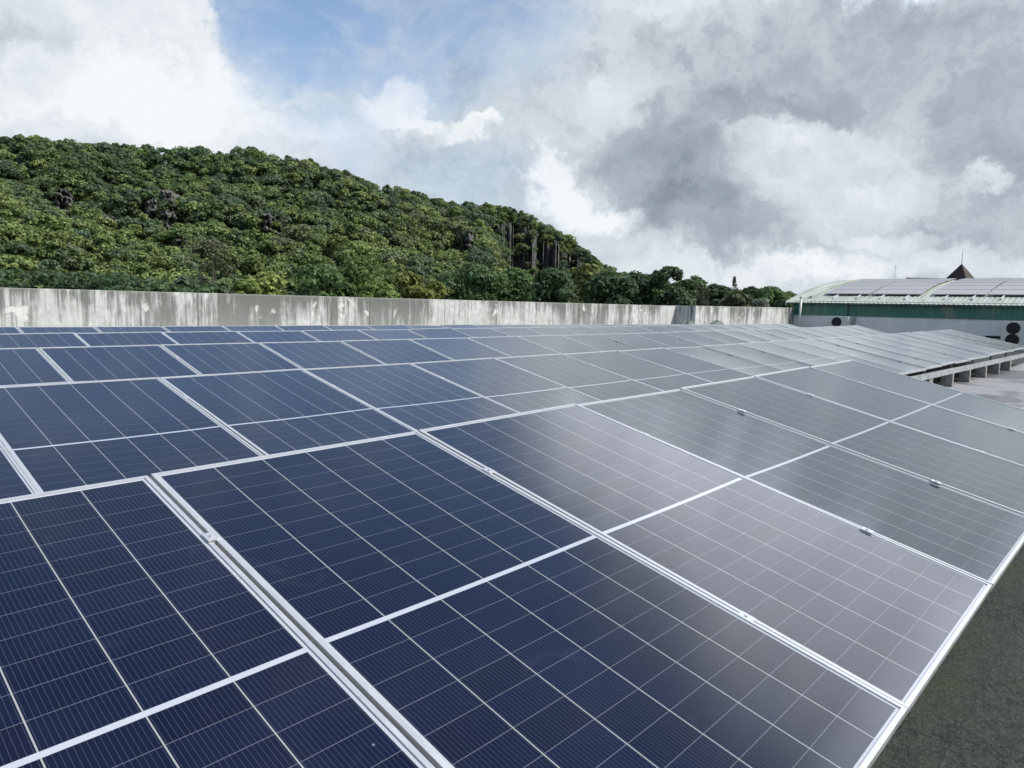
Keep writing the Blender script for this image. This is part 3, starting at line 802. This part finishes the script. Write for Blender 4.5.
# --- forest over the hill: thousands of merging crowns
rs = np.random.RandomState(11)
Vs, Ts = [], []
cnt = 0
while cnt < 2750:
    az = rs.uniform(rad(22), rad(86)); tt = rs.rand() ** .9 * 1.06 - .02
    if cnt < 150: az = rs.uniform(CAZ1, CAZ0); tt = rs.uniform(.985, 1.05)
    r_ = foot_r(az) + tt * (ridge_r(az) - foot_r(az)); z = float(hill_z(az, r_))
    if az < rad(38) and z < GZ + 3 and rs.rand() < .5: continue
    x, y = r_ * math.cos(az), r_ * math.sin(az)
    h = rs.uniform(4.5, 8.5); R = (2.2 + 5.0 * rs.rand() ** 2) * (1.0 if tt < .85 else .8)
    top = z + h
    skip = False; small = 1.0
    for (ca, cr_, cz, hw, hh) in cl_az:
        e_ = (top - CAMH) / r_
        if abs((az - ca) * cr_) < hw * .95 and (cz - hh * .45 - CAMH) / cr_ < e_ < (cz + hh * .40 - CAMH) / cr_ and r_ < cr_ + 6:
            if rs.rand() < .62: skip = True
            else: small = .5
    if skip: continue
    R *= small
    if CAZ1 < az < CAZ0 and hill_z(az, r_ + 2) - hill_z(az, r_ - 2) > 6 and not cnt < 150:
        if rs.rand() < .60: continue
        R = min(R, 2.4)
    cs, rr = crown_lobes(rs, x, y, top, R, h * .9, 15, 4)
    # clumps of kinds: colour drifts over the slope
    g = greens[int(np.clip((math.sin(x * .03 + 2) + math.sin(y * .041) + rs.normal() * 1.3) * 1.3 + 4, 0, 8))]
    if rs.rand() < .05: g = np.array((.115, .14, .055))
    if tt < .40 and rs.rand() < .5: g = np.array((.092, .120, .046))
    g = g * rs.uniform(.8, 1.2)
    v, t_ = leaf_arrays(rs, cs, rr, 52, .29 + R * .022, g)
    Vs.append(v); Ts.append(t_); cnt += 1
tag(obj('forest', quads_mesh('forest', np.concatenate(Vs), np.concatenate(Ts), m_leaf)), 'dense mixed green forest covering the hillside', 'forest', kind='stuff')

# --- woodland on the flat, behind the single trees
Vs, Ts = [], []
for _ in range(420):
    az = rs.uniform(rad(20.5), rad(84)); r_ = rs.uniform(125, 178)
    x, y = r_ * math.cos(az), r_ * math.sin(az); h = rs.uniform(9, 13.5) + (2 if az > rad(50) else 0); R = rs.uniform(3, 5)
    if az < rad(33): h *= .92
    cs, rr = crown_lobes(rs, x, y, GZ + h, R, h * .7, 12)
    g = greens[rs.randint(0, 7)] * rs.uniform(.7, 1.05)
    v, t_ = leaf_arrays(rs, cs, rr, 36, .62, g); Vs.append(v); Ts.append(t_)
tag(obj('woodland', quads_mesh('woodland', np.concatenate(Vs), np.concatenate(Ts), m_leaf)), 'mixed woodland on the flat ground at the foot of the hill', 'woodland', kind='stuff')

# --- single trees beyond the parapet
def branch(m, rs, p, d, ln, r, depth, tips, spread=.6):
    e = p + d * ln; m.tube(p, e, r, r * .62, n=6, cap=False)
    if depth == 0: tips.append(e); return
    for _ in range(3 if depth > 1 else 2 + rs.randint(2)):
        dd = (d + Vector(rs.normal(size=3)) * spread + Vector((0, 0, .15))).normalized()
        branch(m, rs, e, dd, ln * rs.uniform(.6, .82), r * .58, depth - 1, tips, spread)
    if depth >= 2: tips.append(e)
def single_tree(px, ytop, wpx, r_, tint, label, style='dome', seed=0, dens=1.0):
    rs = np.random.RandomState(seed + 100); tint = (tint[0] + .003, tint[1], tint[2] + .003)
    d = pxdir(px, ytop); k = r_ / math.hypot(d.x, d.y)
    x, y = d.x * k, d.y * k; ztop = CAMH + d.z * k
    mpp = r_ * (d.x * Ww.x + d.y * Ww.y) / math.hypot(d.x, d.y) / FPX
    R = wpx * mpp / 2; H = ztop - GZ
    root = obj('tree', None, None, (x, y, GZ))
    m = MB(); tips = []
    tr = max(.16, H * .016)
    if style == 'conifer':
        m.tube((0, 0, 0), (0, 0, H * .97), tr, .03, n=8)
    elif style == 'bare':
        branch(m, rs, Vector((0, 0, 0)), Vector((.03, 0, 1)).normalized(), H * .37, tr * .8, 5, tips, .40)
    else:
        m.tube((0, 0, 0), (rs.normal() * .3, rs.normal() * .3, H * .5), tr, tr * .6, n=8)
        for _ in range(7):
            a = rs.rand() * 6.28; q = rs.uniform(.35, .75)
            m.tube((0, 0, H * rs.uniform(.35, .5)), (math.cos(a) * R * q, math.sin(a) * R * q, H * rs.uniform(.68, .88)), tr * .45, tr * .12, n=6)
    if style == 'bare':                       # fit the limbs to the tree's real spread
        kz = H / max(p.z for p in tips); kr = R / max(math.hypot(p.x, p.y) for p in tips)
        m.v = [(a * kr, b_ * kr, c * kz) for a, b_, c in m.v]; tips = [Vector((p.x * kr, p.y * kr, p.z * kz)) for p in tips]
    obj('trunk', m.mesh('trunk', m_bark, True), root)
    g = np.array(tint)
    if style == 'conifer':
        cs, rr = [], []
        for i in range(14):
            f = i / 13; rad_ = R * (1 - f) ** .8 + .15; cs.append((rs.normal() * .15 * R, rs.normal() * .15 * R, H * (.35 + .62 * f))); rr.append((rad_, rad_, .7))
        v, t_ = leaf_arrays(rs, cs, rr, int(34 * dens), .20, g)
    elif style == 'bare':
        cs = [tuple(p) for p in tips]; rr = [(.35, .35, .3)] * len(cs)
        v, t_ = leaf_arrays(rs, cs, rr, 3, .07, g)
    elif style == 'flat':
        cs, rr = [], []
        for i in range(26):
            a = rs.rand() * 6.28; q = math.sqrt(rs.rand()); f = rs.rand() ** .7
            z = H - .5 - (1 - f) * min(H * .5, 5.5) - q * q * 1.2
            rr_ = R * rs.uniform(.22, .36); cs.append((math.cos(a) * q * R * .85, math.sin(a) * q * R * .85, z)); rr.append((rr_, rr_, .75))
        v, t_ = leaf_arrays(rs, cs, rr, int(130 * dens), .30, g)
    else:
        cs, rr = crown_lobes(rs, 0, 0, H, R, min(H * .75, R * 1.7), 13)
        c2, r2 = crown_lobes(rs, 0, 0, H - R * .6, R * 1.02, min(H * .6, R * 1.5), 12)
        if style == 'open':
            cs = cs + c2[:5]; rr = [tuple(np.array(q) * .72) for q in rr + r2[:5]]
            v, t_ = leaf_arrays(rs, cs, rr, int(90 * dens), .26, g)
        else:
            c3, r3 = crown_lobes(rs, 0, 0, H - R * 1.2, R * .95, R, 7)
            v, t_ = leaf_arrays(rs, cs + c2 + c3, rr + r2 + r3, int(105 * dens), .34, g)
    obj('crown', quads_mesh('crown', v, t_, m_leaf), root)
    tag(root, label, 'tree', 'trees beyond the parapet wall')
DK, MD, OL, YG, GY = (.026, .050, .024), (.042, .078, .028), (.070, .085, .022), (.115, .145, .045), (.055, .065, .035)
TR = [(22, 268, 120, 105, DK, 'wide flat-topped dark green tree at the far left above the parapet', 'flat'),
      (112, 271, 130, 100, DK, 'wide layered dark green tree left of centre of the long wall section', 'flat'),
      (178, 279, 80, 95, (.032, .06, .024), 'low spreading green tree before the grey-green thin tree', 'flat'),
      (213, 237, 58, 135, GY, 'tall thin-leaved grey-green tree standing before the hill foot', 'open'),
      (268, 272, 44, 118, YG, 'small bright yellow-green round tree above the parapet', 'dome'),
      (246, 279, 30, 112, (.09, .12, .035), 'light green small tree left of the bright yellow-green tree', 'dome'),
      (318, 262, 70, 120, MD, 'mid green rounded tree right of the bright yellow-green tree', 'dome'),
      (362, 254, 70, 125, (.05, .08, .024), 'broad green tree at the foot of the hill, above the white wall joint', 'dome'),
      (412, 270, 74, 108, OL, 'olive yellowish-green broad tree above the middle of the wall', 'flat'),
      (378, 281, 50, 104, (.07, .105, .028), 'low yellow-green bushy tree left of the olive tree', 'dome'),
      (470, 262, 66, 118, (.032, .062, .026), 'dark green round tree right of the olive tree', 'dome'),
      (512, 267, 56, 122, MD, 'mid green tree below the left part of the cliff', 'dome'),
      (553, 268, 52, 116, DK, 'dark green tree below the dark cliff', 'dome'),
      (588, 262, 40, 150, (.080, .095, .034), 'rounded yellow-olive tree below the right end of the cliff', 'dome'),
      (612, 270, 56, 112, DK, 'dark green tree right of the rounded yellow-olive tree', 'dome'),
      (640, 271, 50, 116, (.024, .046, .022), 'very dark dense tree left of the tallest skyline tree', 'dome'),
      (668, 264, 38, 112, DK, 'tallest dark skyline tree with an open wispy top', 'open'),
      (690, 273, 40, 108, (.03, .055, .022), 'dark rounded skyline tree right of the tallest one', 'open'),
      (704, 276, 24, 105, (.07, .075, .055), 'nearly bare twiggy tree against the sky', 'bare'),
      (717, 284, 36, 108, DK, 'low dark tree right of the bare twiggy tree', 'dome'),
      (736, 278, 26, 104, (.035, .055, .035), 'narrow pointed tree on the right skyline', 'conifer'),
      (753, 287, 28, 110, (.022, .044, .020), 'small round dark tree right of the narrow pointed tree', 'dome'),
      (771, 287, 30, 104, MD, 'round green tree just left of the hall roof', 'dome'),
      (784, 300, 14, 98, DK, 'small dark shrub-like tree beside the hall corner', 'dome'),
      (674, 286, 44, 100, DK, 'low dense dark tree in front of the tallest skyline tree', 'dome'),
      (738, 292, 30, 98, (.045, .06, .03), 'low greyish green tree in front of the narrow pointed tree', 'dome'),
      (762, 299, 15, 92, (.13, .14, .12), 'pale greyish shrub just above the wall, below the right skyline trees', 'dome')]
for i, a in enumerate(TR): single_tree(*a[:6], style=a[6], seed=i)
